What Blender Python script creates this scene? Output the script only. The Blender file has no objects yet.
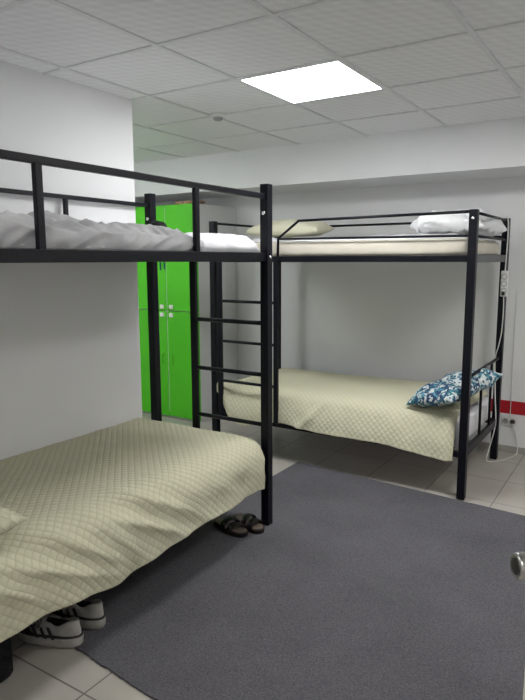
import bpy, bmesh, math, random
from mathutils import Vector, Matrix, noise
random.seed(4)
S = bpy.context.scene
C = S.collection
PI = math.pi

# ------------------------------------------------------------------ materials
def mat(name, col, rough=.6, metal=0., spec=.5, build=None):
    m = bpy.data.materials.new(name); m.use_nodes = True
    nt = m.node_tree; b = nt.nodes['Principled BSDF']
    b.inputs['Base Color'].default_value = (*col, 1)
    b.inputs['Roughness'].default_value = rough
    b.inputs['Metallic'].default_value = metal
    b.inputs['Specular IOR Level'].default_value = spec
    if build: build(nt, b)
    return m
def N(nt, t, **kw):
    n = nt.nodes.new(t)
    for k, v in kw.items():
        if k in n.inputs.keys(): n.inputs[k].default_value = v
        else: setattr(n, k, v)
    return n
def math_(nt, op, a, b=None, c=None):
    n = nt.nodes.new('ShaderNodeMath'); n.operation = op
    for i, x in enumerate((a, b, c)):
        if x is None: continue
        if isinstance(x, (int, float)): n.inputs[i].default_value = x
        else: nt.links.new(x, n.inputs[i])
    return n.outputs[0]
def noisy(scale, c1, c2, bump=0., coord='Object', detail=3., dist=.01, bscale=None):
    def f(nt, b):
        tc = N(nt, 'ShaderNodeTexCoord')
        n = N(nt, 'ShaderNodeTexNoise', Scale=scale, Detail=detail)
        nt.links.new(tc.outputs[coord], n.inputs['Vector'])
        r = nt.nodes.new('ShaderNodeValToRGB')
        r.color_ramp.elements[0].position = .35; r.color_ramp.elements[1].position = .65
        r.color_ramp.elements[0].color = (*c1, 1); r.color_ramp.elements[1].color = (*c2, 1)
        nt.links.new(n.outputs['Fac'], r.inputs['Fac'])
        nt.links.new(r.outputs['Color'], b.inputs['Base Color'])
        if bump:
            n2 = N(nt, 'ShaderNodeTexNoise', Scale=bscale or scale, Detail=detail)
            nt.links.new(tc.outputs[coord], n2.inputs['Vector'])
            bp = N(nt, 'ShaderNodeBump', Strength=bump, Distance=dist)
            nt.links.new(n2.outputs['Fac'], bp.inputs['Height'])
            nt.links.new(bp.outputs['Normal'], b.inputs['Normal'])
    return f
M = {}
M['metal'] = mat('black_powder_coat', (.003, .0035, .008), .42, 0, .25, noisy(90, (.0022, .0026, .006), (.0038, .0042, .009), .05))
M['grey_metal'] = mat('grey_steel', (.09, .095, .1), .4, .3, .5, noisy(60, (.07, .075, .08), (.11, .11, .12)))
M['chrome'] = mat('bright_bolt', (.75, .75, .75), .25, 1., .5, noisy(30, (.65, .65, .65), (.8, .8, .8)))
M['satin_steel'] = mat('satin_steel', (.42, .42, .41), .28, 1., .5, noisy(30, (.38, .38, .37), (.46, .46, .45)))
M['wall'] = mat('painted_wall', (.72, .73, .74), .75, 0, .3, noisy(1.3, (.78, .785, .79), (.81, .815, .815), .06, bscale=45, dist=.004))
M['soffit'] = mat('painted_soffit', (.74, .75, .76), .75, 0, .3, noisy(2., (.78, .785, .79), (.81, .815, .815), .05, bscale=40, dist=.004))
M['green'] = mat('green_laminate', (.09, .5, .03), .42, 0, .4, noisy(2.5, (.075, .50, .012), (.085, .54, .016)))
M['white_board'] = mat('white_laminate', (.68, .69, .68), .45, 0, .4, noisy(3, (.66, .67, .66), (.7, .71, .7)))
M['white_plastic'] = mat('white_plastic', (.72, .72, .70), .35, 0, .5, noisy(20, (.7, .7, .68), (.75, .75, .73)))
M['grey_plastic'] = mat('grey_plastic', (.33, .33, .33), .4, 0, .5, noisy(20, (.3, .3, .3), (.36, .36, .36)))
M['dark_plastic'] = mat('dark_plastic', (.02, .02, .02), .4, 0, .5, noisy(20, (.015, .015, .015), (.03, .03, .03)))
M['red'] = mat('red_stripe_paint', (.42, .012, .02), .6, 0, .3, noisy(5, (.38, .01, .018), (.46, .015, .024)))
M['skirt'] = mat('skirting_tile', (.40, .385, .36), .4, 0, .5, noisy(6, (.37, .36, .33), (.44, .42, .39)))
M['sheet'] = mat('white_cotton_sheet', (.68, .68, .70), .85, 0, .2, noisy(6, (.66, .66, .68), (.72, .72, .74), .15, dist=.01, bscale=18))
M['duvet'] = mat('pale_grey_duvet', (.52, .52, .54), .85, 0, .2, noisy(5, (.46, .46, .475), (.58, .58, .59), .25, dist=.012, bscale=16))
M['cream_sheet'] = mat('cream_fitted_sheet', (.72, .68, .56), .85, 0, .2, noisy(7, (.60, .56, .47), (.65, .61, .52), .15, bscale=22))
M['cream_pillow'] = mat('cream_pillow_cloth', (.72, .70, .54), .85, 0, .2, noisy(7, (.70, .68, .50), (.75, .73, .58), .2, bscale=14))
M['white_pillow'] = mat('white_pillow_cloth', (.74, .75, .76), .85, 0, .2, noisy(7, (.72, .73, .74), (.78, .79, .80), .3, bscale=14))
M['black_cloth'] = mat('black_cloth', (.012, .012, .014), .9, 0, .1, noisy(40, (.01, .01, .012), (.02, .02, .022), .3))
M['dark_leather'] = mat('dark_brown_leather', (.01, .007, .007), .55, 0, .3, noisy(40, (.008, .006, .006), (.014, .010, .009), .2))
M['insole'] = mat('tan_insole', (.22, .18, .14), .7, 0, .3, noisy(30, (.11, .09, .07), (.17, .135, .105)))
M['shoe_white'] = mat('white_trainer_leather', (.55, .54, .50), .6, 0, .4, noisy(30, (.36, .35, .32), (.46, .45, .42)))
M['tan'] = mat('tan_cloth', (.45, .30, .18), .8, 0, .2, noisy(30, (.40, .26, .15), (.5, .34, .2)))
M['brown'] = mat('brown_cloth', (.22, .13, .10), .8, 0, .2, noisy(30, (.2, .11, .09), (.26, .15, .12)))
M['blue'] = mat('blue_ribbon', (.01, .10, .42), .6, 0, .3, noisy(30, (.01, .09, .38), (.012, .12, .46)))
M['teal'] = mat('teal_ribbon', (.01, .30, .32), .6, 0, .3, noisy(30, (.01, .27, .28), (.012, .33, .36)))
M['door'] = mat('door_paint', (.55, .54, .51), .5, 0, .4, noisy(3, (.53, .52, .49), (.57, .56, .53)))

def carpet_nodes(nt, b):
    tc = N(nt, 'ShaderNodeTexCoord')
    n = N(nt, 'ShaderNodeTexNoise', Scale=160., Detail=4., Roughness=.75)
    n2 = N(nt, 'ShaderNodeTexNoise', Scale=2.2, Detail=3.)
    nt.links.new(tc.outputs['Object'], n.inputs['Vector']); nt.links.new(tc.outputs['Object'], n2.inputs['Vector'])
    s = math_(nt, 'ADD', math_(nt, 'MULTIPLY', n.outputs['Fac'], .8), math_(nt, 'MULTIPLY', n2.outputs['Fac'], .2))
    r = nt.nodes.new('ShaderNodeValToRGB')
    r.color_ramp.elements[0].position = .36; r.color_ramp.elements[1].position = .64
    r.color_ramp.elements[0].color = (.062, .060, .067, 1); r.color_ramp.elements[1].color = (.155, .15, .165, 1)
    nt.links.new(s, r.inputs['Fac']); nt.links.new(r.outputs['Color'], b.inputs['Base Color'])
    bp = N(nt, 'ShaderNodeBump', Strength=.6, Distance=.006)
    nt.links.new(n.outputs['Fac'], bp.inputs['Height']); nt.links.new(bp.outputs['Normal'], b.inputs['Normal'])
M['carpet'] = mat('grey_carpet', (.1, .1, .1), .95, 0, .1, carpet_nodes)

TX, TY, TS = -1.60, 1.31, .43
def floor_nodes(nt, b):
    tc = N(nt, 'ShaderNodeTexCoord'); sp = N(nt, 'ShaderNodeSeparateXYZ')
    nt.links.new(tc.outputs['Object'], sp.inputs[0])
    fs = []
    for ax, o in (('X', TX), ('Y', TY)):
        q = math_(nt, 'DIVIDE', math_(nt, 'SUBTRACT', sp.outputs[ax], o - 20 * TS), TS)
        fr = math_(nt, 'FRACT', q)
        d = math_(nt, 'MINIMUM', fr, math_(nt, 'SUBTRACT', 1., fr))
        fs.append(math_(nt, 'LESS_THAN', d, .0035 / TS))
    g = math_(nt, 'MAXIMUM', fs[0], fs[1])
    n = N(nt, 'ShaderNodeTexNoise', Scale=3.5, Detail=4.)
    nt.links.new(tc.outputs['Object'], n.inputs['Vector'])
    r = nt.nodes.new('ShaderNodeValToRGB')
    r.color_ramp.elements[0].position = .3; r.color_ramp.elements[1].position = .7
    r.color_ramp.elements[0].color = (.40, .375, .33, 1); r.color_ramp.elements[1].color = (.47, .445, .40, 1)
    nt.links.new(n.outputs['Fac'], r.inputs['Fac'])
    mx = N(nt, 'ShaderNodeMix', data_type='RGBA')
    nt.links.new(g, mx.inputs['Factor']); nt.links.new(r.outputs['Color'], mx.inputs[6]); mx.inputs[7].default_value = (.17, .15, .13, 1)
    nt.links.new(mx.outputs[2], b.inputs['Base Color'])
    bp = N(nt, 'ShaderNodeBump', Strength=.4, Distance=.002)
    nt.links.new(math_(nt, 'SUBTRACT', 1., g), bp.inputs['Height']); nt.links.new(bp.outputs['Normal'], b.inputs['Normal'])
M['floor'] = mat('beige_floor_tile', (.4, .38, .33), .28, 0, .5, floor_nodes)

def ceil_nodes(nt, b):
    tc = N(nt, 'ShaderNodeTexCoord')
    mp = N(nt, 'ShaderNodeMapping'); mp.inputs['Rotation'].default_value = (0, 0, math.radians(45))
    nt.links.new(tc.outputs['Object'], mp.inputs['Vector'])
    sp = N(nt, 'ShaderNodeSeparateXYZ'); nt.links.new(mp.outputs[0], sp.inputs[0])
    k = 2 * PI / .062
    a = math_(nt, 'SINE', math_(nt, 'MULTIPLY', sp.outputs['X'], k))
    c = math_(nt, 'SINE', math_(nt, 'MULTIPLY', sp.outputs['Y'], k * .5))
    h = math_(nt, 'ADD', math_(nt, 'MULTIPLY', math_(nt, 'MULTIPLY', a, c), .5), .5)
    r = nt.nodes.new('ShaderNodeValToRGB')
    r.color_ramp.elements[0].color = (.76, .765, .765, 1); r.color_ramp.elements[1].color = (.85, .855, .855, 1)
    nt.links.new(h, r.inputs['Fac']); nt.links.new(r.outputs['Color'], b.inputs['Base Color'])
    bp = N(nt, 'ShaderNodeBump', Strength=.6, Distance=.006)
    nt.links.new(h, bp.inputs['Height']); nt.links.new(bp.outputs['Normal'], b.inputs['Normal'])
M['ceiling'] = mat('ceiling_tile_embossed', (.7, .7, .7), .8, 0, .2, ceil_nodes)
M['tbar'] = mat('ceiling_grid_white', (.72, .73, .73), .5, 0, .3, noisy(10, (.7, .71, .71), (.74, .75, .75)))

def quilt_nodes(col1, col2):
    def f(nt, b):
        uv = N(nt, 'ShaderNodeUVMap'); uv.uv_map = 'UVMap'
        sp = N(nt, 'ShaderNodeSeparateXYZ'); nt.links.new(uv.outputs[0], sp.inputs[0])
        s = .043
        p = math_(nt, 'ABSOLUTE', math_(nt, 'SINE', math_(nt, 'MULTIPLY', math_(nt, 'ADD', sp.outputs['X'], sp.outputs['Y']), PI / s)))
        q = math_(nt, 'ABSOLUTE', math_(nt, 'SINE', math_(nt, 'MULTIPLY', math_(nt, 'SUBTRACT', sp.outputs['X'], sp.outputs['Y']), PI / s)))
        h = math_(nt, 'POWER', math_(nt, 'MULTIPLY', p, q), .5)
        n = N(nt, 'ShaderNodeTexNoise', Scale=30., Detail=3.)
        nt.links.new(uv.outputs[0], n.inputs['Vector'])
        hh = math_(nt, 'ADD', h, math_(nt, 'MULTIPLY', n.outputs['Fac'], .5))
        bp = N(nt, 'ShaderNodeBump', Strength=.45, Distance=.008)
        nt.links.new(hh, bp.inputs['Height']); nt.links.new(bp.outputs['Normal'], b.inputs['Normal'])
        r = nt.nodes.new('ShaderNodeValToRGB')
        r.color_ramp.elements[0].position = 0; r.color_ramp.elements[1].position = .6
        r.color_ramp.elements[0].color = (*col1, 1); r.color_ramp.elements[1].color = (*col2, 1)
        nt.links.new(h, r.inputs['Fac']); nt.links.new(r.outputs['Color'], b.inputs['Base Color'])
    return f
M['quilt'] = mat('cream_quilted_cotton', (.62, .6, .45), .8, 0, .2, quilt_nodes((.54, .52, .375), (.62, .60, .44)))

def floral_nodes(nt, b):
    tc = N(nt, 'ShaderNodeTexCoord')
    n = N(nt, 'ShaderNodeTexNoise', Scale=9., Detail=2.); nt.links.new(tc.outputs['Object'], n.inputs['Vector'])
    v = N(nt, 'ShaderNodeTexVoronoi', Scale=62.); nt.links.new(tc.outputs['Object'], v.inputs['Vector'])
    sp = N(nt, 'ShaderNodeSeparateColor'); nt.links.new(v.outputs['Color'], sp.inputs[0])
    r = nt.nodes.new('ShaderNodeValToRGB'); r.color_ramp.interpolation = 'CONSTANT'
    cols = [(0, (.03, .065, .14)), (.3, (.05, .17, .20)), (.5, (.55, .60, .60)), (.72, (.10, .26, .36)), (.86, (.62, .66, .64))]
    e = r.color_ramp.elements
    while len(e) < len(cols): e.new(.5)
    for x, (p, c) in zip(e, cols): x.position = p; x.color = (*c, 1)
    nt.links.new(sp.outputs[0], r.inputs['Fac'])
    mx = N(nt, 'ShaderNodeMix', data_type='RGBA'); mx.inputs['Factor'].default_value = .3
    g = math_(nt, 'LESS_THAN', v.outputs['Distance'], .22)
    nt.links.new(math_(nt, 'MULTIPLY', g, .8), mx.inputs['Factor'])
    nt.links.new(r.outputs['Color'], mx.inputs[6]); mx.inputs[7].default_value = (.03, .12, .13, 1)
    nt.links.new(mx.outputs[2], b.inputs['Base Color'])
M['floral'] = mat('blue_floral_cotton', (.2, .3, .4), .85, 0, .2, floral_nodes)

def emis(name, col, st):
    m = bpy.data.materials.new(name); m.use_nodes = True
    nt = m.node_tree; nt.nodes.clear()
    o = nt.nodes.new('ShaderNodeOutputMaterial'); e = nt.nodes.new('ShaderNodeEmission')
    e.inputs[0].default_value = (*col, 1); e.inputs[1].default_value = st
    nt.links.new(e.outputs[0], o.inputs[0]); return m
M['panel'] = emis('led_panel', (.98, .985, 1.), 28.)
M['fill_panel_right'] = emis('added_fill_right', (1., .985, .96), 29.)  # emission of the added fill panel on the right
M['panel_door'] = emis('led_panel_near', (1., .985, .96), 7.)
M['fill_panel_alcove'] = emis('added_fill_alcove', (.98, .985, 1.), 20.)  # emission of the added fill panel in the alcove
M['fill_panel_corridor'] = emis('added_fill_corridor', (1., .97, .92), 24.)  # emission of the added fill panel in the corridor

# ------------------------------------------------------------------ mesh helpers
def bx(bm, x0, x1, y0, y1, z0, z1, bev=0.):
    vs = [bm.verts.new((x, y, z)) for x in (x0, x1) for y in (y0, y1) for z in (z0, z1)]
    F = [(0, 1, 3, 2), (4, 6, 7, 5), (0, 4, 5, 1), (2, 3, 7, 6), (0, 2, 6, 4), (1, 5, 7, 3)]
    fs = [bm.faces.new([vs[i] for i in f]) for f in F]
    if bev:
        ed = list({e for f in fs for e in f.edges})
        bmesh.ops.bevel(bm, geom=ed, offset=bev, segments=2, affect='EDGES', profile=.5)
def box(*a, bev=0.):
    bm = bmesh.new(); bx(bm, *a, bev=bev); return bm
def tube(bm, pts, r, n=12, square=False, caps=True):
    pts = [Vector(p) for p in pts]; rings = []
    up = None
    for i, p in enumerate(pts):
        if i == 0: d = pts[1] - p
        elif i == len(pts) - 1: d = p - pts[i - 1]
        else: d = (pts[i + 1] - p).normalized() + (p - pts[i - 1]).normalized()
        d.normalize()
        if up is None:
            up = Vector((0, 0, 1)) if abs(d.z) < .9 else Vector((0, 1, 0))
        s = d.cross(up).normalized(); up = s.cross(d).normalized()
        k = 4 if square else n
        ring = []
        for j in range(k):
            a = 2 * PI * (j + (.5 if square else 0)) / k
            rr = r * (math.sqrt(2) if square else 1)
            ring.append(bm.verts.new(p + s * math.cos(a) * rr + up * math.sin(a) * rr))
        rings.append(ring)
    for a, b in zip(rings, rings[1:]):
        k = len(a)
        for j in range(k): bm.faces.new((a[j], a[(j + 1) % k], b[(j + 1) % k], b[j]))
    if caps: bm.faces.new(rings[0][::-1]); bm.faces.new(rings[-1])
def lathe(bm, prof, c, axis='Z', n=24):
    rings = []
    for r, h in prof:
        ring = []
        for j in range(n):
            a = 2 * PI * j / n
            v = Vector((r * math.cos(a), r * math.sin(a), h))
            if axis == 'X': v = Vector((v.z, v.x, v.y))
            if axis == 'Y': v = Vector((v.x, v.z, v.y))
            ring.append(bm.verts.new(Vector(c) + v))
        rings.append(ring)
    for a, b in zip(rings, rings[1:]):
        for j in range(n): bm.faces.new((a[j], a[(j + 1) % n], b[(j + 1) % n], b[j]))
    bm.faces.new(rings[0][::-1]); bm.faces.new(rings[-1])
def obj(name, bm, m, parent=None, smooth=False, uv=None):
    me = bpy.data.meshes.new(name)
    bmesh.ops.recalc_face_normals(bm, faces=bm.faces[:])
    bm.to_mesh(me); bm.free(); me.materials.append(M[m] if isinstance(m, str) else m)
    if smooth:
        for p in me.polygons: p.use_smooth = True
    o = bpy.data.objects.new(name, me); C.objects.link(o)
    if parent:
        o.parent = parent
        root = parent
        while root.parent: root = root.parent
        if not root.get('local'): me.transform(Matrix.Translation(-Vector(root.location)))
    return o
def tag(o, label, cat, group=None, kind=None):
    o['label'] = label; o['category'] = cat
    if group: o['group'] = group
    if kind: o['kind'] = kind
    return o
def thing(name, label, cat, loc=(0, 0, 0), group=None, local=False, rz=0):
    o = bpy.data.objects.new(name, None); C.objects.link(o)
    o.location = loc; o.rotation_euler = (0, 0, rz); o.empty_display_size = .1
    if local: o['local'] = 1
    tag(o, label, cat, group); return o
def struct(name, bm, m, smooth=False):
    o = obj(name, bm, m, smooth=smooth); o['kind'] = 'structure'; return o

def sheet(name, nu, nv, fn, m, parent=None, uvs=1., thick=0., mod=True):
    """grid surface fn(i,j in 0..1)->xyz with arc length uv"""
    P = [[Vector(fn(i / nu, j / nv)) for j in range(nv + 1)] for i in range(nu + 1)]
    bm = bmesh.new(); uvl = bm.loops.layers.uv.new('UVMap')
    V = [[bm.verts.new(p) for p in row] for row in P]
    mid = nv // 2; mi = nu // 2
    U = [0.]
    for i in range(nu): U.append(U[-1] + (P[i + 1][mid] - P[i][mid]).length)
    W = [0.]
    for j in range(nv): W.append(W[-1] + (P[mi][j + 1] - P[mi][j]).length)
    for i in range(nu):
        for j in range(nv):
            f = bm.faces.new((V[i][j], V[i + 1][j], V[i + 1][j + 1], V[i][j + 1])); f.smooth = True
            for l, (a, b) in zip(f.loops, ((i, j), (i + 1, j), (i + 1, j + 1), (i, j + 1))):
                l[uvl].uv = (U[a] * uvs, W[b] * uvs)
    bmesh.ops.recalc_face_normals(bm, faces=bm.faces[:])
    me = bpy.data.meshes.new(name); bm.normal_update()
    bm.to_mesh(me); bm.free(); me.materials.append(M[m])
    for p in me.polygons: p.use_smooth = True
    o = bpy.data.objects.new(name, me); C.objects.link(o)
    if thick:
        so = o.modifiers.new('Solidify', 'SOLIDIFY'); so.thickness = thick; so.offset = -1
    return o
def sm(a, b, x):
    t = max(0., min(1., (x - a) / (b - a))); return t * t * (3 - 2 * t)
def nz(x, y, z=0., s=1.): return noise.noise(Vector((x * s, y * s, z)))

def pillow(name, m, size, loc, rot, label, cat='pillow', group=None, wr=.012, seed=0., n=44, flat=.35):
    L, W, T = size
    bm = bmesh.new(); uvl = bm.loops.layers.uv.new('UVMap')
    grids = []
    for sgn in (1, -1):
        g = []
        for i in range(n + 1):
            row = []
            for j in range(n + 1):
                s, t = 2 * i / n - 1, 2 * j / n - 1
                es = max(0., 1 - abs(s) ** 2.4); et = max(0., 1 - abs(t) ** 2.4)
                h = (es * et) ** .42
                pinch = 1 - .07 * (1 - abs(s) ** 2) * abs(t) ** 4
                pinch2 = 1 - .05 * (1 - abs(t) ** 2) * abs(s) ** 4
                x = s * L / 2 * pinch2; y = t * W / 2 * pinch
                z = sgn * h * T / 2 * (1 if sgn > 0 else .55)
                w = wr * (abs(noise.noise(Vector((x * 7 + seed, y * 9, seed)))) * 2 + .5 * noise.noise(Vector((x * 20, y * 14 + seed, sgn)))) * min(1, h * 1.6)
                z += w * sgn
                row.append((x, y, z))
            g.append(row)
        grids.append(g)
    for g, sgn in zip(grids, (1, -1)):
        V = [[bm.verts.new(p) for p in row] for row in g]
        for i in range(n):
            for j in range(n):
                q = (V[i][j], V[i + 1][j], V[i + 1][j + 1], V[i][j + 1])
                f = bm.faces.new(q if sgn > 0 else q[::-1]); f.smooth = True
                for l in f.loops: l[uvl].uv = (l.vert.co.x, l.vert.co.y)
    bmesh.ops.remove_doubles(bm, verts=bm.verts[:], dist=.0004)
    R = Matrix.Rotation(rot[2], 4, 'Z') @ Matrix.Rotation(rot[1], 4, 'Y') @ Matrix.Rotation(rot[0], 4, 'X')
    bmesh.ops.transform(bm, matrix=R, verts=bm.verts[:])
    o = obj(name, bm, m, smooth=True); o.location = loc
    return tag(o, label, cat, group)

# ------------------------------------------------------------------ room
ZC = 2.468; YW = 5.03; XL = -2.66; XR = .95; XO = -5.1; YF = .26; YB = -1.3
struct('floor', box(XO, XR, YB, YW, -.05, 0), 'floor')
struct('wall_back', box(XO, XR, YW, YW + .12, 0, 2.6), 'wall')
struct('wall_left', box(XO, XL, YF, 2.745, 0, 2.6, bev=0), 'wall')
struct('wall_far_left', box(XO - .1, XO, 2.745, YW, 0, 2.6), 'wall')
struct('wall_right', box(XR, XR + .1, YB, YW, 0, 2.6), 'wall')
bm = bmesh.new(); bx(bm, XO, -.85, .14, YF, 0, 2.6); bx(bm, .44, XR, .14, YF, 0, 2.6); bx(bm, -.85, .44, .14, YF, 2.1, 2.6)
struct('wall_front', bm, 'wall')
struct('wall_corridor', box(XO, XR, YB - .1, YB, 0, 2.6), 'wall')
struct('trim_1', box(-2.2, XR, YW - .004, YW, .315, .42), 'red')
struct('baseboard_back', box(XO, XR, YW - .012, YW, 0, .052, bev=.003), 'skirt')
bm = box(XO, XR, 4.485, YW, 2.155, 2.6); struct('trim_2', bm, 'soffit')       # dropped beam along the back wall
# ceiling: tiles on a grid
GX, GY = -1.9043, 2.7287
bm = bmesh.new()
LIGHTS = ((0, 0), (-4, 0), (3, 0), (0, -4), (2, -6))
for i in range(-6, 6):
    for j in range(-7, 4):
        x0, x1 = GX + .6 * i, GX + .6 * (i + 1); y0, y1 = GY + .6 * j, GY + .6 * (j + 1)
        if (i, j) in LIGHTS: continue
        x1 = min(x1, XR)
        if x1 - .012 < max(x0, XO): continue
        z = ZC + .004
        bx(bm, max(x0 + .006, XO), x1 - .006, y0 + .006, y1 - .006, z, z + .012)
struct('ceiling', bm, 'ceiling')
struct('ceiling_slab', box(XO, XR, YB, YW, 2.6, 2.7), 'wall')
bm = bmesh.new()
for i in range(-6, 7):
    x = GX + .6 * i
    if XO < x < XR: bx(bm, x - .012, x + .012, YB, 4.485, ZC - .003, ZC + .003)
for j in range(-6, 4):
    y = GY + .6 * j
    if y < 4.485: bx(bm, XO, XR, y - .010, y + .010, ZC - .002, ZC + .0035)
o = struct('trim_3', bm, 'tbar')

def ceiling_light(ci, cj, label, pm):
    x0, y0 = GX + .6 * ci, GY + .6 * cj
    t = thing('ceiling_light', label, 'ceiling light', (x0 + .3, y0 + .3, ZC))
    bm = bmesh.new()
    for a in ((x0 + .012, x0 + .588, y0 + .012, y0 + .022), (x0 + .012, x0 + .588, y0 + .578, y0 + .588),
              (x0 + .012, x0 + .022, y0 + .022, y0 + .578), (x0 + .578, x0 + .588, y0 + .022, y0 + .578)):
        bx(bm, *a, ZC - .004, ZC + .03)
    obj('light_frame', bm, 'tbar', t)
    obj('diffuser', box(x0 + .022, x0 + .578, y0 + .022, y0 + .578, ZC - .001, ZC + .02), pm, t)
ceiling_light(0, 0, 'square white LED panel glowing in the tiled ceiling', 'panel')
ceiling_light(3, 0, 'added unseen fill light panel in the ceiling near the right wall', 'fill_panel_right')  # added out of view to brighten the back bed and floor
ceiling_light(-4, 0, 'added unseen fill light panel in the alcove behind the left wall', 'fill_panel_alcove')  # added, hidden by the left wall, to brighten lockers and far ceiling
ceiling_light(0, -4, 'square white ceiling panel above the near end of the left bunk bed', 'panel_door')
ceiling_light(2, -6, 'added unseen fill light panel in the corridor behind the doorway', 'fill_panel_corridor')  # added behind the camera as fill through the doorway

t = thing('smoke_detector', 'small round white smoke detector on the ceiling tiles', 'smoke detector', (-2.45, 3.313, ZC))
bm = bmesh.new(); lathe(bm, [(.05, 0), (.052, -.006), (.048, -.018), (.03, -.021)], (-2.45, 3.313, ZC + .004)); obj('base', bm, 'white_plastic', t, True)
bm = bmesh.new(); lathe(bm, [(.030, 0), (.030, -.010), (.022, -.018), (.004, -.019)], (-2.45, 3.313, ZC - .017)); obj('sensor_cap', bm, 'grey_plastic', t, True)

# ------------------------------------------------------------------ carpet
bm = bmesh.new()
def carpet_edge():
    pts = []
    n = 220
    for k in range(n + 1):   # near edge, ragged
        s = k / n; x = -2.17 + s * (0.9 + 2.17); y = 1.505 - .082 * min(1, (x + 2.17) / .76) - .0 + .010 * nz(x, 0, 1, 14) + .006 * nz(x, 0, 4, 60)
        pts.append((x, y))
    for k in range(1, 60):
        s = k / 60; pts.append((.9, pts[n][1] + s * (3.55 - pts[n][1])))
    for k in range(n + 1):
        s = k / n; x = .9 - s * (0.9 + 2.17); y = 3.90 - .085 * (x + 2.17) + .004 * nz(x, 0, 7, 20)
        pts.append((x, y))
    return pts
ps = carpet_edge()
v0 = [bm.verts.new((x, y, 0)) for x, y in ps]; v1 = [bm.verts.new((x, y, .008)) for x, y in ps]
bm.faces.new(v1); bm.faces.new(v0[::-1])
for k in range(len(ps)): bm.faces.new((v0[k], v0[(k + 1) % len(ps)], v1[(k + 1) % len(ps)], v1[k]))
tag(obj('carpet', bm, 'carpet'), 'large dark grey carpet with ragged near edge lying on beige floor tiles', 'carpet')
CZ = .008

# ------------------------------------------------------------------ bunk bed A (near, left)
PW = .025
AX0, AX1, AY0, AY1, AH = -2.628, -1.786, .865, 2.841, 1.94
t = thing('bunk_bed', 'black metal bunk bed along the left wall, nearest to the viewer', 'bunk bed', (-2.2, 1.85, 0), 'black metal bunk beds')
A = t
for (x, y) in ((AX1, AY1), (AX0, AY1), (AX1, AY0), (AX0, AY0)):
    z0 = CZ if x > -2.17 and y > 1.5 else 0
    p = obj('post', box(x - PW, x + PW, y - PW, y + PW, z0, AH, bev=.003), 'metal', t)
    if y == AY1:
        bm = bmesh.new(); lathe(bm, [(.011, 0), (.011, -.004), (.007, -.007)], (x, y - PW, 1.787), 'Y', 14); obj('bolt', bm, 'chrome', p, True)
        if False: pass
        bm = bmesh.new(); lathe(bm, [(.010, 0), (.010, .004), (.006, .007)], (x + PW, y, 1.55), 'X', 14); obj('bolt', bm, 'chrome', p, True)
def fix_subparts(root):
    # children of a part were moved by the part's own origin; parts keep their thing's origin
    pass
def rail(name, a, b, hw, hh, parent, m='metal', bev=.003):
    """axis aligned bar between a and b along x or y"""
    bm = bmesh.new()
    if abs(a[0] - b[0]) > abs(a[1] - b[1]) and abs(a[0] - b[0]) > abs(a[2] - b[2]):
        bx(bm, min(a[0], b[0]), max(a[0], b[0]), a[1] - hw, a[1] + hw, a[2] - hh, a[2] + hh, bev=bev)
    elif abs(a[1] - b[1]) > abs(a[2] - b[2]):
        bx(bm, a[0] - hw, a[0] + hw, min(a[1], b[1]), max(a[1], b[1]), a[2] - hh, a[2] + hh, bev=bev)
    else:
        bx(bm, a[0] - hw, a[0] + hw, a[1] - hh, a[1] + hh, min(a[2], b[2]), max(a[2], b[2]), bev=bev)
    return obj(name, bm, m, parent)
def round_rail(name, pts, r, parent, m='metal'):
    bm = bmesh.new(); tube(bm, pts, r); return obj(name, bm, m, parent, True)
zb = 1.553
for x in (AX0, AX1): rail('side_rail', (x, AY0 + PW, zb), (x, AY1 - PW, zb), .015, .023, t)
for y in (AY0, AY1): rail('end_rail', (AX0 + PW, y, zb), (AX1 - PW, y, zb), .015, .026, t)
for x in (AX0, AX1): rail('side_rail', (x, AY0 + PW, .30), (x, AY1 - PW, .30), .015, .02, t)
for y in (AY0, AY1): rail('end_rail', (AX0 + PW, y, .30), (AX1 - PW, y, .30), .015, .02, t)
# guard rails
g = rail('guard_rail', (AX1, AY0 + PW, 1.875), (AX1, AY1 - PW, 1.875), .011, .014, t)
for y in (1.378, 2.235): rail('guard_upright', (AX1, y, zb + .02), (AX1, y, 1.865), .011, .015, t)
rail('guard_rail', (AX0, AY0 + PW, 1.868), (AX0, AY1 - PW, 1.868), .009, .011, t)
rail('guard_upright', (AX0, 2.195, zb + .02), (AX0, 2.195, 1.86), .009, .012, t)
rail('guard_upright', (AX0, 1.40, zb + .02), (AX0, 1.40, 1.86), .009, .012, t)
# ladder on the foot end
L1 = rail('ladder_rail', (-2.300, AY1, .31), (-2.300, AY1, zb - .02), .022, .012, t)
for z in (1.187, .893, .603): round_rail('rung', [(-2.28, AY1, z), (AX1 - .02, AY1, z)], .0125, t)
# head-end bars (outside the frame, same bed)
for z in (.75,): round_rail('end_bar', [(AX0, AY0, z), (AX1, AY0, z)], .012, t)
# slats
def platform(x0, x1, y0, y1, z, along, parent):
    bm = bmesh.new()
    n = 11
    for k in range(n):
        if along == 'y':
            y = y0 + (k + .5) * (y1 - y0) / n; bx(bm, x0, x1, y - .03, y + .03, z, z + .008)
        else:
            x = x0 + (k + .5) * (x1 - x0) / n; bx(bm, x - .03, x + .03, y0, y1, z, z + .008)
    return obj('slatted_base', bm, 'metal', parent)
platform(AX0 + .01, AX1 - .01, AY0 + .03, AY1 - .03, 1.560, 'y', t)
platform(AX0 + .01, AX1 - .01, AY0 + .03, AY1 - .03, .305, 'y', t)

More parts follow.
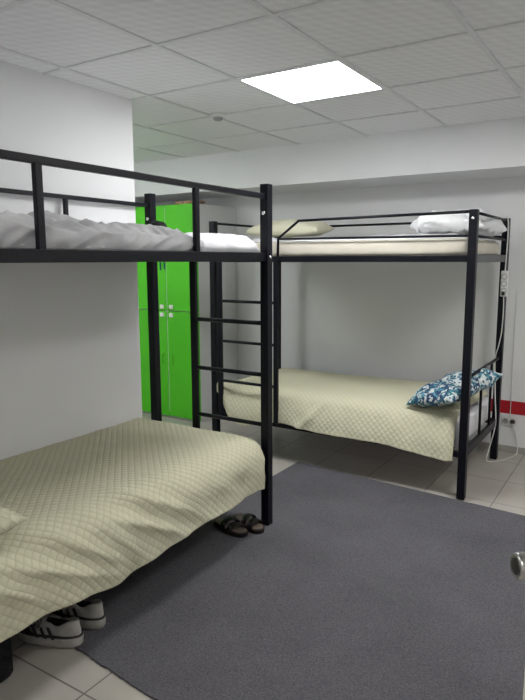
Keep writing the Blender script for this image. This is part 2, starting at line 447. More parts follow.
# lower mattress A + spread
def mattress(name, x0, x1, y0, y1, z0, z1, m, label, r=.04, wr=.004, group=None):
    bm = bmesh.new(); bx(bm, x0, x1, y0, y1, z0, z1)
    bmesh.ops.bevel(bm, geom=bm.edges[:], offset=r, segments=4, affect='EDGES', profile=.5)
    bmesh.ops.subdivide_edges(bm, edges=[e for e in bm.edges if e.calc_length() > .3], cuts=24, use_grid_fill=True)
    for v in bm.verts:
        c = v.co
        d = wr * nz(c.x, c.y + c.z * 2, 2, 6)
        if c.z > z0 + .02:
            v.co.z += d; v.co.y += d * .8 if abs(c.y - y0) < .03 or abs(c.y - y1) < .03 else 0
    o = obj(name, bm, m, smooth=True)
    return tag(o, label, 'mattress', group)
mattress('mattress', AX0 + .03, AX1 - .05, AY0 + .04, AY1 - .12, .315, .50, 'sheet', 'lower mattress of the left bunk bed, under the cream quilted bedspread', group=None)
def spreadA(i, j):
    # i along y (foot -> head), j across x (wall -> drape hem)
    y = 2.775 - i * 1.86
    prof = [(-2.655, .555), (-2.45, .558), (-2.15, .56), (-1.97, .56), (-1.865, .552), (-1.80, .515), (-1.765, .44), (-1.75, .34), (-1.742, .25)]
    # arc-length param
    Ls = [0.]
    for a, b in zip(prof, prof[1:]): Ls.append(Ls[-1] + math.dist(a, b))
    s = j * Ls[-1]
    k = 0
    while k < len(prof) - 2 and s > Ls[k + 1]: k += 1
    f = (s - Ls[k]) / (Ls[k + 1] - Ls[k])
    def cr(a, b, c, d, f): return .5 * (2 * b + (c - a) * f + (2 * a - 5 * b + 4 * c - d) * f * f + (3 * b - a - 3 * c + d) * f ** 3)
    g = lambda n: prof[max(0, min(len(prof) - 1, n))]
    x = cr(g(k - 1)[0], g(k)[0], g(k + 1)[0], g(k + 2)[0], f); z = cr(g(k - 1)[1], g(k)[1], g(k + 1)[1], g(k + 2)[1], f)
    top = 1 - sm(.55, .8, j); dr = sm(.72, 1., j)
    # hem height variation along y
    hem = .26 + .02 * nz(y, 0, 3, 2.5)
    hem += (-.03) * math.exp(-((y - 1.62) / .16) ** 2) + .01 * math.exp(-((y - 1.25) / .15) ** 2)
    z += dr * (hem - .25)
    x += dr * (.020 * nz(y, 0, 5, 3.2) + .010 * nz(y, j, 8, 9)) * 1.4 + dr * .01 * math.exp(-((y - 1.6) / .35) ** 2)
    x -= dr * .020 * sm(2.40, 2.60, y)
    # foot edge rolls down
    e = sm(2.70, 2.775, y)
    z -= e * (.012 + .02 * top)
    z += top * (.006 * nz(x, y, 1, 3.) + .003 * nz(x, y, 1, 9))
    # soft diagonal folds on the rounding
    fold = math.exp(-((j - .80) / .10) ** 2)
    near = sm(2.3, 1.7, y) if False else 1 - sm(1.7, 2.4, y)
    z += .010 * fold * nz(y * 1. + x * 2, 0, 11, 5)
    pk = 1 - abs(nz(y * 1.0 + z * 1.5, z * .5, 12, 4.2)) * 2.2
    x += (.012 + .018 * near) * math.exp(-((j - .84) / .13) ** 2) * pk
    z += .010 * near * math.exp(-((j - .72) / .08) ** 2) * pk
    # rise near the wall toward the head pillow
    z += .012 * sm(.5, 1, i)
    return (max(x, -2.655), y, z)
o = sheet('bedspread', 190, 120, spreadA, 'quilt', thick=.007)
tag(o, 'cream diamond-quilted bedspread draped over the lower bunk of the left bed', 'bedspread', 'cream quilted bedspreads')

# pillow under the quilt at the head, lower A
pillow('pillow', 'quilt', (.60, .42, .15), (-2.07, 1.03, .622), (math.radians(3), 0, math.radians(5)), 'cream quilted pillow at the near end of the left lower bunk', group=None, seed=3.)

# upper bedding A
UZ = 1.570
def upmatA(i, j):
    y = 2.818 - i * 1.89
    # across x : front hem -> top -> back hem
    a = j
    x0, x1 = -1.822, -2.650
    w = x1 - x0
    h = .090 - .022 * (1 - sm(2.2, 2.35, y)) + .008 * nz(y, 0, 2, 4)
    if a < .12: s = a / .12; x = x0 + .012 * math.sin(s * PI) ; z = UZ + s * (h - .028)
    elif a > .90: s = (1 - a) / .10; x = x1; z = UZ + s * (h - .02)
    else:
        s = (a - .12) / .78; x = x0 + w * s
        edge = min(s, 1 - s)
        z = UZ + h - .028 * (1 - sm(0, .07, edge))
    e = sm(2.76, 2.818, y)
    z = UZ + (z - UZ) * (1 - .75 * e ** 2)
    m = sm(.1, .2, a)
    ridg = 1 - abs(nz(x * 1.2 + y, y * 1.6, 3, 4.2)) * 2
    z += m * (1 - e) * (.014 * ridg + .008 * nz(x, y, 5, 12)) 
    x += (1 - m) * .008 * nz(y, z, 6, 11)
    return (x, y, z)
o = sheet('mattress', 170, 90, upmatA, 'sheet', thick=.006)
tag(o, 'thin upper mattress of the left bunk bed with wrinkled white sheet', 'mattress')
def duvA(i, j):
    y = 2.315 - i * 1.38
    x0, x1 = -1.810, -2.640
    fr = sm(0, 1, 0)
    a = j
    top = UZ + .070
    if a < .14:
        s = a / .14; x = x0 + .008 * math.sin(s * PI); z = 1.577 + s * (top - 1.577)
    else:
        s = (a - .14) / .86; x = x0 + (x1 - x0) * s; z = top + .012 * sm(0, .15, s)
    m = sm(.08, .22, a)
    edge = sm(0, .10, i)
    r1 = 1 - abs(nz(x * .9 + y * .5, y * 1.3 - x, 3, 4.0)) * 2.2
    r2 = 1 - abs(nz(x * .8 + y * 1.4, y * .5 - x * .9, 9, 11.)) * 2.6
    r3 = 1 - abs(nz(x * 1.4 - y * 1.1, y * .6 + x * .5, 19, 17.)) * 2.6
    lump = .050 * math.exp(-(((y - 1.78) + .5 * (x + 2.3)) / .07) ** 2 - ((x + 2.30) / .22) ** 2) + .030 * math.exp(-(((y - 1.58) - .4 * (x + 2.2)) / .06) ** 2 - ((x + 2.2) / .2) ** 2) + .025 * math.exp(-((y - 1.32) / .09) ** 2 - ((x + 2.0) / .2) ** 2) 
    z += m * (edge * .030 * r1 + edge * .014 * r2 + edge * .005 * r3 + lump * 1.2) + m * .0
    z -= (1 - edge) * .018 * m
    x += (1 - m) * (.012 * (1 - abs(nz(y * 1.0 - z * 1.8, z, 6, 9)) * 2.4))
    y += .03 * nz(a * 3, 0, 4, 1.5) * (1 - edge) + m * .01 * nz(x, y, 12, 6)
    return (x, y, z)
o = sheet('duvet', 170, 110, duvA, 'duvet', thick=.008)
tag(o, 'crumpled pale grey-white duvet on the upper bunk of the left bed', 'duvet')
# rolled fold of duvet at the back
# black cap and ribbons at the far end
def blob(name, m, c, r, seed, parent=None, amp=.35):
    bm = bmesh.new(); bmesh.ops.create_icosphere(bm, subdivisions=3, radius=1)
    for v in bm.verts:
        k = 1 + amp * noise.noise(v.co * 1.6 + Vector((seed, 0, 0)))
        v.co = Vector((v.co.x * r[0] * k, v.co.y * r[1] * k, max(v.co.z, -.55) * r[2] * k)) + Vector(c)
    return obj(name, bm, m, parent, True)
t = thing('cap', 'black cloth cap at the far end of the left upper bunk', 'cap', (-2.45, 2.73, 1.665))
bm = bmesh.new()
bmesh.ops.create_uvsphere(bm, u_segments=28, v_segments=16, radius=1)
for v in bm.verts:
    v.co = Vector((v.co.x * .065, v.co.y * .05, max(v.co.z, -.85) * .060 * (1 + .2 * nz(v.co.x, v.co.y, 1, 3)))) + Vector((-2.470, 2.73, 1.708))
obj('crown', bm, 'black_cloth', t, True)
bm = bmesh.new()
vs = []
for k in range(13):
    a = -PI / 2 + PI * k / 12
    vs.append((-2.435 + .065 * math.cos(a), 2.73 + .045 * math.sin(a)))
bot = [bm.verts.new((x, y, 1.694)) for x, y in vs]; tp = [bm.verts.new((x, y, 1.702)) for x, y in vs]
bm.faces.new(tp); bm.faces.new(bot[::-1])
for k in range(13): bm.faces.new((bot[k], bot[(k + 1) % 13], tp[(k + 1) % 13], tp[k]))
obj('brim', bm, 'black_cloth', t)
for nm, x, m, z, lab in (('blue', -2.540, 'blue', 1.475, 'narrow blue ribbon hanging from the end rail below the left upper bunk'), ('teal', -2.508, 'teal', 1.482, 'narrow teal ribbon hanging beside the blue one below the left upper bunk')):
    bm = bmesh.new(); pts = [(x, AY1 - .021, 1.583), (x + .001, AY1 - .022, 1.55), (x + .003, AY1 - .023, 1.52), (x + .001, AY1 - .020, z)]
    w = .006
    rows = [[bm.verts.new((p[0] - w, p[1] - d, p[2])) for d in (0, .002)] + [bm.verts.new((p[0] + w, p[1] - d, p[2])) for d in (.002, 0)] for p in pts]
    for a, b in zip(rows, rows[1:]):
        for k in range(4): bm.faces.new((a[k], a[(k + 1) % 4], b[(k + 1) % 4], b[k]))
    bm.faces.new(rows[0]); bm.faces.new(rows[-1][::-1])
    tag(obj('ribbon', bm, m), lab, 'ribbon', 'ribbons hanging from the end rail')

# ------------------------------------------------------------------ bunk bed B (far)
BX0, BX1, BY0, BY1, BH = -2.892, -.926, 3.829, 4.795, 1.833
t = thing('bunk_bed', 'black metal bunk bed against the back wall with thin sloped guard rail', 'bunk bed', (-1.9, 4.3, 0), 'black metal bunk beds')
for (x, y) in ((BX0, BY0), (BX1, BY0), (BX0, BY1), (BX1, BY1)):
    z0 = CZ if (y < 3.85 and x > -2.0) else 0
    p = obj('post', box(x - PW, x + PW, y - PW, y + PW, z0, BH, bev=.003), 'metal', t)
    if y == BY0:
        bm = bmesh.new(); lathe(bm, [(.010, 0), (.010, -.004), (.006, -.007)], (x, y - PW, 1.70 if x < -2 else 1.78), 'Y', 14); obj('bolt', bm, 'chrome', p, True)
    
zb = 1.541
for y in (BY0, BY1): rail('side_rail', (BX0 + PW, y, zb), (BX1 - PW, y, zb), .015, .021, t)
rail('end_rail', (BX0, BY0 + PW, zb), (BX0, BY1 - PW, zb), .015, .021, t)
rail('end_rail', (BX1, BY0 + PW, zb), (BX1, BY1 - PW, zb), .015, .025, t, 'grey_metal')['label'] = 'end rail coloured grey as if lit'  # black rail like the rest; its lit tone is put into the grey
for y in (BY0, BY1): rail('side_rail', (BX0 + PW, y, .30), (BX1 - PW, y, .30), .015, .02, t)
for x in (BX0, BX1): rail('end_rail', (x, BY0 + PW, .30), (x, BY1 - PW, .30), .012, .03, t)
r = .0095
round_rail('guard_rail', [(BX1 - .02, BY0, 1.822), (-2.135, BY0, 1.810), (-2.305, BY0, 1.690), (-2.308, BY0, zb)], r, t)
round_rail('guard_rail', [(BX1 - .02, BY0, 1.678), (-2.300, BY0, 1.686)], .008, t)
round_rail('guard_rail', [(BX1 - .02, BY1, 1.822), (BX0 + .02, BY1, 1.822)], r, t)
round_rail('guard_rail', [(BX1 - .02, BY1, 1.700), (BX0 + .02, BY1, 1.700)], .008, t)
for x in (BX0, BX1):
    round_rail('end_bar', [(x, BY0 + .02, 1.818), (x, BY1 - .02, 1.818)], r, t)
    round_rail('end_bar', [(x, BY0 + .02, 1.678), (x, BY1 - .02, 1.678)], .009, t)
round_rail('end_bar', [(BX1, BY0 + .02, .795), (BX1, BY1 - .02, .795)], .011, t)
for y in (4.10, 4.42): pass
for y in (4.25, 4.55): round_rail('end_upright', [(BX1, y, .31), (BX1, y, .795)], .0095, t)
# ladder on the front
rail('ladder_rail', (-2.822, BY0 - .024, .29), (-2.822, BY0 - .024, zb - .02), .020, .012, t)
rail('ladder_rail', (-2.308, BY0 - .026, .31), (-2.308, BY0 - .026, zb + .01), .018, .012, t)
for z in (1.222, .908, .592): round_rail('rung', [(-2.81, BY0 - .024, z), (-2.32, BY0 - .024, z)], .0115, t)
platform(BX0 + .02, BX1 - .02, BY0 + .01, BY1 - .01, 1.550, 'x', t)
platform(BX0 + .02, BX1 - .02, BY0 + .01, BY1 - .01, .306, 'x', t)

mattress('mattress', BX0 + .035, BX1 - .03, BY0 + .045, BY1 - .03, .316, .50, 'sheet', 'lower mattress of the back bunk bed in a white sheet', r=.04)
def spreadB(i, j):
    x = -2.865 + i * (2.865 - .985)
    prof = [(4.775, .545), (4.5, .56), (4.2, .57), (4.0, .565), (3.92, .55), (3.86, .51), (3.825, .43), (3.805, .35), (3.79, .275)]
    Ls = [0.]
    for a, b in zip(prof, prof[1:]): Ls.append(Ls[-1] + math.dist(a, b))
    s = j * Ls[-1]; k = 0
    while k < len(prof) - 2 and s > Ls[k + 1]: k += 1
    f = (s - Ls[k]) / (Ls[k + 1] - Ls[k])
    def cr(a, b, c, d, f): return .5 * (2 * b + (c - a) * f + (2 * a - 5 * b + 4 * c - d) * f * f + (3 * b - a - 3 * c + d) * f ** 3)
    g = lambda n: prof[max(0, min(len(prof) - 1, n))]
    y = cr(g(k - 1)[0], g(k)[0], g(k + 1)[0], g(k + 2)[0], f); z = cr(g(k - 1)[1], g(k)[1], g(k + 1)[1], g(k + 2)[1], f)
    top = 1 - sm(.5, .75, j); dr = sm(.66, 1., j)
    hem = .300 - .045 * sm(-1.5, -1.0, x) + .020 * sm(-2.5, -2.25, x) * (1 - sm(-2.2, -1.9, x)) 
    hem += .20 * (1 - sm(-2.875, -2.72, x)) - .05 * math.exp(-((x + 2.62) / .15) ** 2)
    z += dr * (hem - .275)
    # tuck behind the ladder rail on the left, hang outside to the right
    tuck = 1 - sm(-2.27, -2.12, x)
    if tuck > 0: y = y * (1 - tuck) + tuck * max(y, 3.806)
    endt = sm(-1.03, -.985, x)
    y += endt * dr * .03
    y -= (1 - tuck) * dr * (.018 + .022 * nz(x, 0, 5, 3.)) 
    y = y - (1 - tuck) * dr * .010 * nz(x, z, 2, 9)
    # diagonal fold
    fold = math.exp(-(((x + 2.02) - (z - .40) * .9) / .035) ** 2) * dr * (1 - tuck)
    y -= .022 * fold
    e = (1 - sm(-2.865, -2.78, x)) + sm(-1.05, -.985, x)
    z -= e * .045 * top
    z += top * (.010 * nz(x, y, 1, 3.) + .004 * nz(x, y, 1, 8)) + .035 * sm(-2.2, -1.2, x) * top * 0.4
    if x > -.985 - 1e-6: pass
    return (x, y, z)
o = sheet('bedspread', 190, 120, spreadB, 'quilt', thick=.006)
tag(o, 'cream diamond-quilted bedspread on the lower bunk of the back bed', 'bedspread', 'cream quilted bedspreads')

pillow('pillow', 'floral', (.60, .38, .16), (-1.06, 4.08, .665), (math.radians(-14), math.radians(-10), math.radians(70)), 'blue and white floral pillow on the back lower bunk', seed=1.3, wr=.02)

# upper B
mattress('mattress', BX0 + .035, BX1 - .03, BY0 + .022, BY1 - .03, 1.560, 1.665, 'cream_sheet', 'thick upper mattress of the back bunk bed in a cream sheet', r=.03, wr=.008)
def topB(i, j):
    x = -2.70 + i * 1.72; y = 3.885 + j * .85
    e = min(i, 1 - i, j, 1 - j)
    edge = sm(0, .08, e)
    z = 1.672 + edge * (.010 + .022 * max(0, 1 - abs(nz(x, y, 2, 4.5)) * 2.4) + .006 * nz(x, y, 4, 16))
    y += .012 * nz(x, 0, 3, 7) * (1 - j)
    return (x, y, z)
o = sheet('bed_sheet', 130, 70, topB, 'sheet', thick=.006)
tag(o, 'rumpled white top sheet on the cream mattress of the back upper bunk', 'sheet')
pillow('pillow', 'cream_pillow', (.62, .46, .17), (-2.54, 4.42, 1.775), (math.radians(4), math.radians(0), math.radians(8)), 'cream pillow at the left end of the back upper bunk', seed=7.2)
pillow('pillow', 'white_pillow', (.40, .32, .13), (-1.17, 4.10, 1.752), (math.radians(4), math.radians(0), math.radians(35)), 'crumpled white pillow on the back upper bunk, the left one of two', seed=2.1, wr=.03)
pillow('pillow', 'white_pillow', (.46, .30, .15), (-1.08, 4.42, 1.775), (math.radians(8), math.radians(4), math.radians(75)), 'white pillow standing taller at the far right corner of the back upper bunk', seed=5.6, wr=.025)

# ------------------------------------------------------------------ lockers
def locker(x0, x1, label):
    yf, yb, h = 4.391, YW - .015, 2.045
    t = thing('locker', label, 'locker', ((x0 + x1) / 2, (yf + yb) / 2, 0), 'green door lockers')
    bm = bmesh.new(); T = .016
    bx(bm, x0, x0 + T, yf + .018, yb, .0, h); bx(bm, x1 - T, x1, yf + .018, yb, .0, h)
    bx(bm, x0 + T, x1 - T, yf + .018, yb, h - T, h); bx(bm, x0 + T, x1 - T, yf + .018, yb, .045, .045 + T)
    bx(bm, x0 + T, x1 - T, yb - .006, yb, .05, h - T); bx(bm, x0 + T, x1 - T, yf + .03, yf + .045, 0, .045)
    bx(bm, x0 + T, x1 - T, yf + .02, yb - .006, 1.048, 1.064)
    bx(bm, (x0 + x1) / 2 - .0045, (x0 + x1) / 2 + .0045, yf + .006, yb - .006, .061, h - T)
    obj('carcass', bm, 'white_board', t)
    xm = (x0 + x1) / 2
    for a, b, s in ((x0 + .001, xm - .005, 1), (xm + .005, x1 - .001, -1)):
        for z0, z1, up in ((.025, 1.052, 0), (1.060, h - .001, 1)):
            d = obj('door', box(a, b, yf, yf + .017, z0, z1, bev=.0015), 'green', t)
            xe = b if s == 1 else a
            hz = (z0 + .035) if up else (z1 - .035)
            bm = bmesh.new(); bx(bm, xe - s * .075 if s == 1 else xe + .030, xe - s * .030 if s == 1 else xe + .075, yf - .010, yf, hz - .020, hz + .020, bev=.003)
            q = obj('handle', bm, 'white_plastic', d); q['label'] = 'small square white handle'
            if not up:
                bm = bmesh.new(); pts = []
                for k in range(9):
                    aa = PI * k / 8; pts.append((xe - s * (.045 + .022 * math.sin(aa)), yf - .004 - .012 * math.sin(aa), .59 + .055 * math.cos(aa)))
                tube(bm, pts, .0045, 8); obj('bow_handle', bm, 'green', d, True)
    return t
locker(-4.270, -3.505, 'green door locker cabinet with white side panel, beside the back bunk bed')
locker(-5.045, -4.275, 'green door locker cabinet mostly hidden behind the corner of the left wall')

t = thing('cloth_bundle', 'small tan rolled cloth lying on top of the green locker, the left one', 'cloth', (-3.75, 4.55, 2.045), 'rolled cloths on the locker')
for k, (x, w) in enumerate(((-3.80, .05), (-3.70, .05))):
    blob('fold', 'tan', (x, 4.52, 2.063), (w, .05, .024), 2 + k * 3, t)
t2 = blob('cloth_bundle', 'brown', (-3.545, 4.50, 2.060), (.055, .04, .018), 8); tag(t2, 'small brown cloth on top of the locker at its right edge', 'cloth', 'rolled cloths on the locker')

# ------------------------------------------------------------------ power strip, cables, socket
t = thing('power_strip', 'white power strip hanging on the far right post of the back bunk bed', 'power strip', (-.885, 4.79, 1.26))
bm = bmesh.new(); bx(bm, -.934, -.884, 4.738, 4.769, 1.262, 1.452, bev=.006); obj('case', bm, 'white_plastic', t)
for z in (1.305, 1.357, 1.409):
    bm = bmesh.new(); lathe(bm, [(.020, 0), (.022, -.003), (.018, -.003), (.016, -.0005)], (-.909, 4.739, z), 'Y', 20); obj('outlet', bm, 'grey_plastic', t, True)
bm = bmesh.new(); bx(bm, -.920, -.900, 4.722, 4.737, 1.272, 1.300, bev=.003); obj('plug', bm, 'dark_plastic', t)
def smooth_pts(P, n=8):
    P = [Vector(p) for p in P]; out = []
    for k in range(len(P) - 1):
        a, b, c, d = P[max(0, k - 1)], P[k], P[k + 1], P[min(len(P) - 1, k + 2)]
        for i in range(n):
            f = i / n; out.append(.5 * (2 * b + (c - a) * f + (2 * a - 5 * b + 4 * c - d) * f * f + (3 * b - a - 3 * c + d) * f ** 3))
    out.append(P[-1]); return out
bm = bmesh.new(); tube(bm, smooth_pts([(-.940, 4.755, 1.840), (-.915, 4.752, 1.842), (-.905, 4.752, 1.80), (-.903, 4.753, 1.70), (-.905, 4.753, 1.58), (-.908, 4.753, 1.45)]), .0045, 8); obj('cable', bm, 'white_plastic', t, True)
bm = bmesh.new(); tube(bm, smooth_pts([(-.909, 4.753, 1.264), (-.906, 4.753, 1.15), (-.910, 4.753, 1.0), (-.925, 4.758, .90), (-.945, 4.757, .78), (-.93, 4.752, .5), (-.915, 4.74, .30), (-.935, 4.70, .14), (-.955, 4.68, .03), (-.93, 4.68, .006), (-.85, 4.78, .006), (-.80, 4.92, .007), (-.79, 4.99, .02), (-.795, 5.003, .10), (-.82, 5.0, .20), (-.845, 4.992, .255)]), .004, 8); obj('cable', bm, 'white_plastic', t, True)
bm = bmesh.new(); tube(bm, smooth_pts([(-.862, 5.02, 1.30), (-.866, 5.02, .90), (-.862, 5.019, .50), (-.862, 5.015, .29)]), .003, 8)
tag(obj('wire', bm, 'white_plastic'), 'thin white wire running down the back wall to the socket', 'wire')
t = thing('wall_socket', 'white double wall socket below the red stripe', 'socket', (-.865, YW, .255))
obj('plate', box(-.925, -.805, YW - .012, YW, .215, .295, bev=.004), 'white_plastic', t)
for x in (-.895, -.840):
    bm = bmesh.new(); lathe(bm, [(.022, 0), (.022, -.003), (.018, -.003), (.016, -.001)], (x, YW - .012, .255), 'Y', 20); obj('outlet', bm, 'grey_plastic', t, True)
bm = bmesh.new(); lathe(bm, [(.017, 0), (.016, -.022), (.008, -.028)], (-.840, YW - .013, .255), 'Y', 16); obj('plug', bm, 'dark_plastic', t, True)

# ------------------------------------------------------------------ footwear
def foot_outline(L, W, n=40, side=1):
    pts = []
    for k in range(n):
        a = 2 * PI * k / n
        x = math.cos(a); y = math.sin(a)
        w = W / 2 * (1 + .16 * x) * (1 - .10 * math.exp(-((x + .15) / .35) ** 2))
        pts.append((L / 2 * (abs(x) ** .9) * (1 if x > 0 else -1), w * (abs(y) ** .8) * (1 if y > 0 else -1) + side * .006 * x))
    return pts
def slab(bm, pts, z0, z1, zf=None):
    f = zf or (lambda x: 0)
    b = [bm.verts.new((x, y, z0 + f(x))) for x, y in pts]; tt = [bm.verts.new((x, y, z1 + f(x))) for x, y in pts]
    bm.faces.new(tt); bm.faces.new(b[::-1]); n = len(pts)
    for k in range(n): bm.faces.new((b[k], b[(k + 1) % n], tt[(k + 1) % n], tt[k]))
def sandal(loc, rz, label, side):
    t = thing('sandal', label, 'sandal', loc, 'pair of dark sandals', True, rz)
    L, W = .265, .098
    bm = bmesh.new(); slab(bm, foot_outline(L, W, side=side), 0, .022); obj('sole', bm, 'dark_leather', t)
    bm = bmesh.new(); slab(bm, foot_outline(L - .012, W - .012, side=side), .022, .027); obj('insole', bm, 'insole', t)
    for xc, w, h in ((.062, .045, .052), (.005, .040, .064)):
        bm = bmesh.new(); rows = []
        for a in range(13):
            an = PI * a / 12
            row = []
            for (dx, rr) in ((-w / 2, 0), (w / 2, 0), (w / 2, .004), (-w / 2, .004)):
                row.append(bm.verts.new((xc + dx + .012 * math.cos(an) * side, (W / 2 - .001 + rr) * math.cos(an), .014 + (h - .012 + rr) * math.sin(an) ** .8)))
            rows.append(row)
        for p, q in zip(rows, rows[1:]):
            for k in range(4): bm.faces.new((p[k], p[(k + 1) % 4], q[(k + 1) % 4], q[k]))
        bm.faces.new(rows[0]); bm.faces.new(rows[-1][::-1])
        s_ = obj('strap', bm, 'dark_leather', t, True)
        bm = bmesh.new(); bx(bm, xc - .008, xc + .008, -W / 2 * .8 - .008, -W / 2 * .8 - .002, .038, .052, bev=.001); obj('buckle', bm, 'grey_metal', s_)
    return t
sandal((-1.925, 2.665, CZ), math.radians(-17), 'dark brown strapped sandal on the carpet, the one nearer the viewer, under the left bed', 1)
sandal((-1.865, 2.765, CZ), math.radians(-20), 'dark brown strapped sandal beside the bed post, half behind the other sandal', -1)

def trainer(loc, rz, label, side):
    t = thing('trainer', label, 'shoe', loc, 'pair of white trainers', True, rz)
    L, W = .285, .100
    ol = foot_outline(L, W, 48, side)
    bm = bmesh.new(); n = len(ol)
    zs = [(0, .94), (.012, 1.0), (.038, 1.02), (.044, .97)]
    rings = [[bm.verts.new((x * s, y * s, z + (.010 * sm(.07, .14, x) if z < .02 else 0) + (.006 * sm(0, -.13, x) if z > .02 else 0))) for x, y in ol] for z, s in zs]
    for a, b in zip(rings, rings[1:]):
        for k in range(n): bm.faces.new((a[k], a[(k + 1) % n], b[(k + 1) % n], b[k]))
    bm.faces.new(rings[0][::-1]); bm.faces.new(rings[-1]); obj('sole', bm, 'shoe_white', t, True)
    bm = bmesh.new(); slab(bm, [(x * 1.008, y * 1.02) for x, y in ol], .043, .052); q = obj('sole_stripe', bm, 'dark_plastic', t); q['label'] = 'black stripe round the sole'
    # upper: lofted rings along height, open top toward the heel
    def top(x): return .115 - .03 * math.exp(-((x + .05) / .04) ** 2) - .060 * sm(-.03, .11, x) - .01 * sm(.1, .14, x)
    bm = bmesh.new(); rings = []
    for k in range(9):
        f = k / 8; ring = []
        for x, y in ol:
            h = .034 + (top(x) - .034) * f
            inn = 1 - .42 * f ** 1.6 - .35 * f ** 3 * sm(-.01, .08, x)
            sx = 1 - .05 * f if x < 0 else 1 - .16 * f ** 2
            ring.append(bm.verts.new((x * sx * .97, y * inn * .95, h)))
        rings.append(ring)
    for a, b in zip(rings, rings[1:]):
        for k in range(n): bm.faces.new((a[k], a[(k + 1) % n], b[(k + 1) % n], b[k]))
    # inside of the opening
    inner = [bm.verts.new((v.co.x * .93, v.co.y * .8, max(.05, v.co.z - .035))) for v in rings[-1]]
    for k in range(n): bm.faces.new((rings[-1][k], rings[-1][(k + 1) % n], inner[(k + 1) % n], inner[k]))
    bm.faces.new(inner); obj('upper', bm, 'shoe_white', t, True)
    # dark heel lining, tongue and stripes
    bm = bmesh.new(); vs = [(x * .90, y * .52) for x, y in ol if x < .035]
    slab(bm, vs, .083, .088); obj('lining', bm, 'black_cloth', t)
    for s_ in (-1, 1):
        for xc in (-.045, -.01, .025):
            bm = bmesh.new(); rows = []
            for k in range(6):
                f = k / 5; z = .042 + .04 * f; x = xc + .03 * f; y = s_ * (.0485 - .012 * f ** 1.3) * (1 + .16 * x / (L / 2)) 
                rows.append([bm.verts.new((x - .006, y, z)), bm.verts.new((x + .006, y, z)), bm.verts.new((x + .006, y + s_ * .004, z)), bm.verts.new((x - .006, y + s_ * .004, z))])
            for a, b in zip(rows, rows[1:]):
                for k in range(4): bm.faces.new((a[k], a[(k + 1) % 4], b[(k + 1) % 4], b[k]))
            bm.faces.new(rows[0]); bm.faces.new(rows[-1][::-1]); obj('side_stripe', bm, 'dark_plastic', t)
    bm = bmesh.new()
    for k in range(5):
        x = .008 + k * .017; z = top(x) + .004
        tube(bm, [(x, -.017, z - .006), (x + .006, 0, z + .004), (x, .017, z - .006)], .003, 6)
    tube(bm, smooth_pts([(.01, .01, top(.01) + .006), (-.0, .03, top(0) + .012), (.02, .045, .075), (.03, .035, .06)]), .0022, 6)
    obj('laces', bm, 'shoe_white', t, True)
    return t
trainer((-1.955, 1.45, 0), math.radians(196), 'white trainer with black stripes under the left bed, the one nearer the viewer', 1)
trainer((-1.965, 1.59, CZ), math.radians(194), 'white trainer with black stripes under the left bed, behind the nearer one of the pair', -1)

t = thing('travel_bag', 'black soft travel bag on the floor under the near end of the left bed', 'bag', (-2.12, 1.06, 0))
bm = bmesh.new(); bx(bm, -2.38, -1.875, .90, 1.245, 0, .20)
bmesh.ops.bevel(bm, geom=bm.edges[:], offset=.045, segments=4, affect='EDGES', profile=.5)
bmesh.ops.subdivide_edges(bm, edges=[e for e in bm.edges if e.calc_length() > .1], cuts=6, use_grid_fill=True)
for v in bm.verts:
    if v.co.z > .03: v.co += Vector((nz(v.co.y, v.co.z, 1, 7), nz(v.co.x, v.co.z, 2, 7), nz(v.co.x, v.co.y, 3, 7) - .5)) * .015
obj('body', bm, 'black_cloth', t, True)
for y in (.99, 1.15):
    bm = bmesh.new(); tube(bm, smooth_pts([(-2.28, y, .185), (-2.22, y, .21), (-2.12, y, .222), (-2.02, y, .21), (-1.96, y, .185)]), .008, 8); obj('carry_strap', bm, 'black_cloth', t, True)
bm = bmesh.new(); tube(bm, [(-2.33, 1.07, .186), (-2.12, 1.07, .188), (-1.93, 1.07, .186)], .004, 6); obj('zip', bm, 'grey_metal', t, True)

# ------------------------------------------------------------------ door with lever handle (just right of the frame)
F = Vector((-.104, .957, 0)); Hn = F + Vector((.6, -.8, 0)) * .85; d = (Hn - F); Ld = d.length; ang = math.atan2(d.y, d.x)
bm = bmesh.new(); bx(bm, 0, Ld, -.02, .02, .01, 2.08, bev=.002)
door = obj('door_1', bm, 'door'); door.location = F; door.rotation_euler = (0, 0, ang); door['kind'] = 'structure'
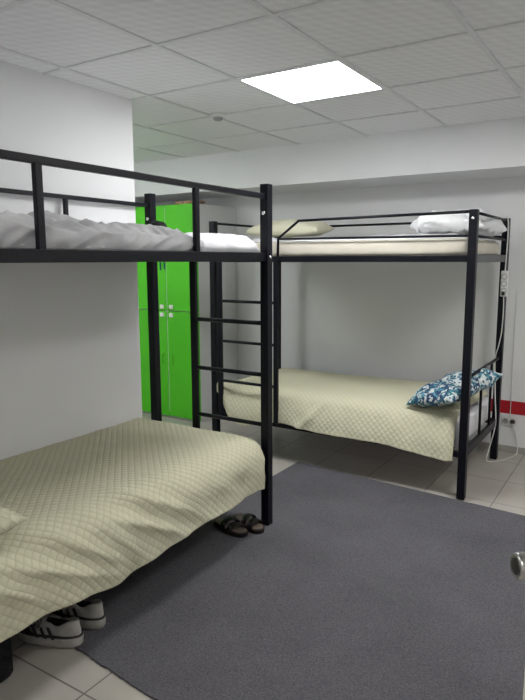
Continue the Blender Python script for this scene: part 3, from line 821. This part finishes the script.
# local frame: x from free edge to hinge; room side (left) normal
nl = Vector((-math.sin(ang), math.cos(ang), 0))
sgn = 1 if nl.x < 0 else -1
hx = .065; hz = 1.112
h = bpy.data.objects.new('handle', None)
def dobj(name, bm, m, par):
    me = bpy.data.meshes.new(name); bmesh.ops.recalc_face_normals(bm, faces=bm.faces[:]); bm.to_mesh(me); bm.free(); me.materials.append(M[m])
    for p in me.polygons: p.use_smooth = True
    o = bpy.data.objects.new(name, me); C.objects.link(o); o.parent = par; return o
hz = 1.112
bm = bmesh.new()
lathe(bm, [(a, b * sgn) for a, b in ((.026, .020), (.026, .026), (.012, .029), (.0095, .040), (.0100, .050), (.0155, .055), (.0185, .060), (.0190, .069), (.0185, .076), (.0165, .0795), (.0135, .0805), (.0120, .0790))], (hx, 0, hz), 'Y', 32)
lv = dobj('door_handle', bm, 'satin_steel', door)
bm = bmesh.new(); lathe(bm, [(a, b * sgn) for a, b in ((.0118, .0785), (.0118, .0802), (.010, .0808))], (hx, 0, hz), 'Y', 24); dobj('reflection_disc', bm, 'dark_plastic', lv)  # dark disc stands in for a dark reflection in the knob

# ------------------------------------------------------------------ world, camera
w = bpy.data.worlds.new('World'); S.world = w; w.use_nodes = True
w.node_tree.nodes['Background'].inputs[0].default_value = (.5, .55, .6, 1); w.node_tree.nodes['Background'].inputs[1].default_value = .02

yaw, pitch, roll = .5679, .1479, -.0034
fwd = Vector((-math.sin(yaw) * math.cos(pitch), math.cos(yaw) * math.cos(pitch), -math.sin(pitch)))
r0 = Vector((math.cos(yaw), math.sin(yaw), 0)); u0 = r0.cross(fwd)
rr = r0 * math.cos(roll) + u0 * math.sin(roll); uu = -r0 * math.sin(roll) + u0 * math.cos(roll)
cam = bpy.data.cameras.new('Camera'); co = bpy.data.objects.new('Camera', cam); C.objects.link(co)
mt = Matrix.Identity(4)
for k in range(3): mt[k][0] = rr[k]; mt[k][1] = uu[k]; mt[k][2] = -fwd[k]
mt[0][3], mt[1][3], mt[2][3] = 0, 0, 1.537
co.matrix_world = mt
cam.sensor_fit = 'HORIZONTAL'; cam.sensor_width = 36; cam.lens = 605.08 / 525 * 36; cam.clip_start = .02
S.camera = co
for o in list(bpy.data.objects):
    if 'local' in o.keys(): del o['local']
S.view_settings.view_transform = 'Standard'; S.view_settings.look = 'None'
S.view_settings.exposure = .02; S.view_settings.gamma = 1.; S.view_settings.use_curve_mapping = False
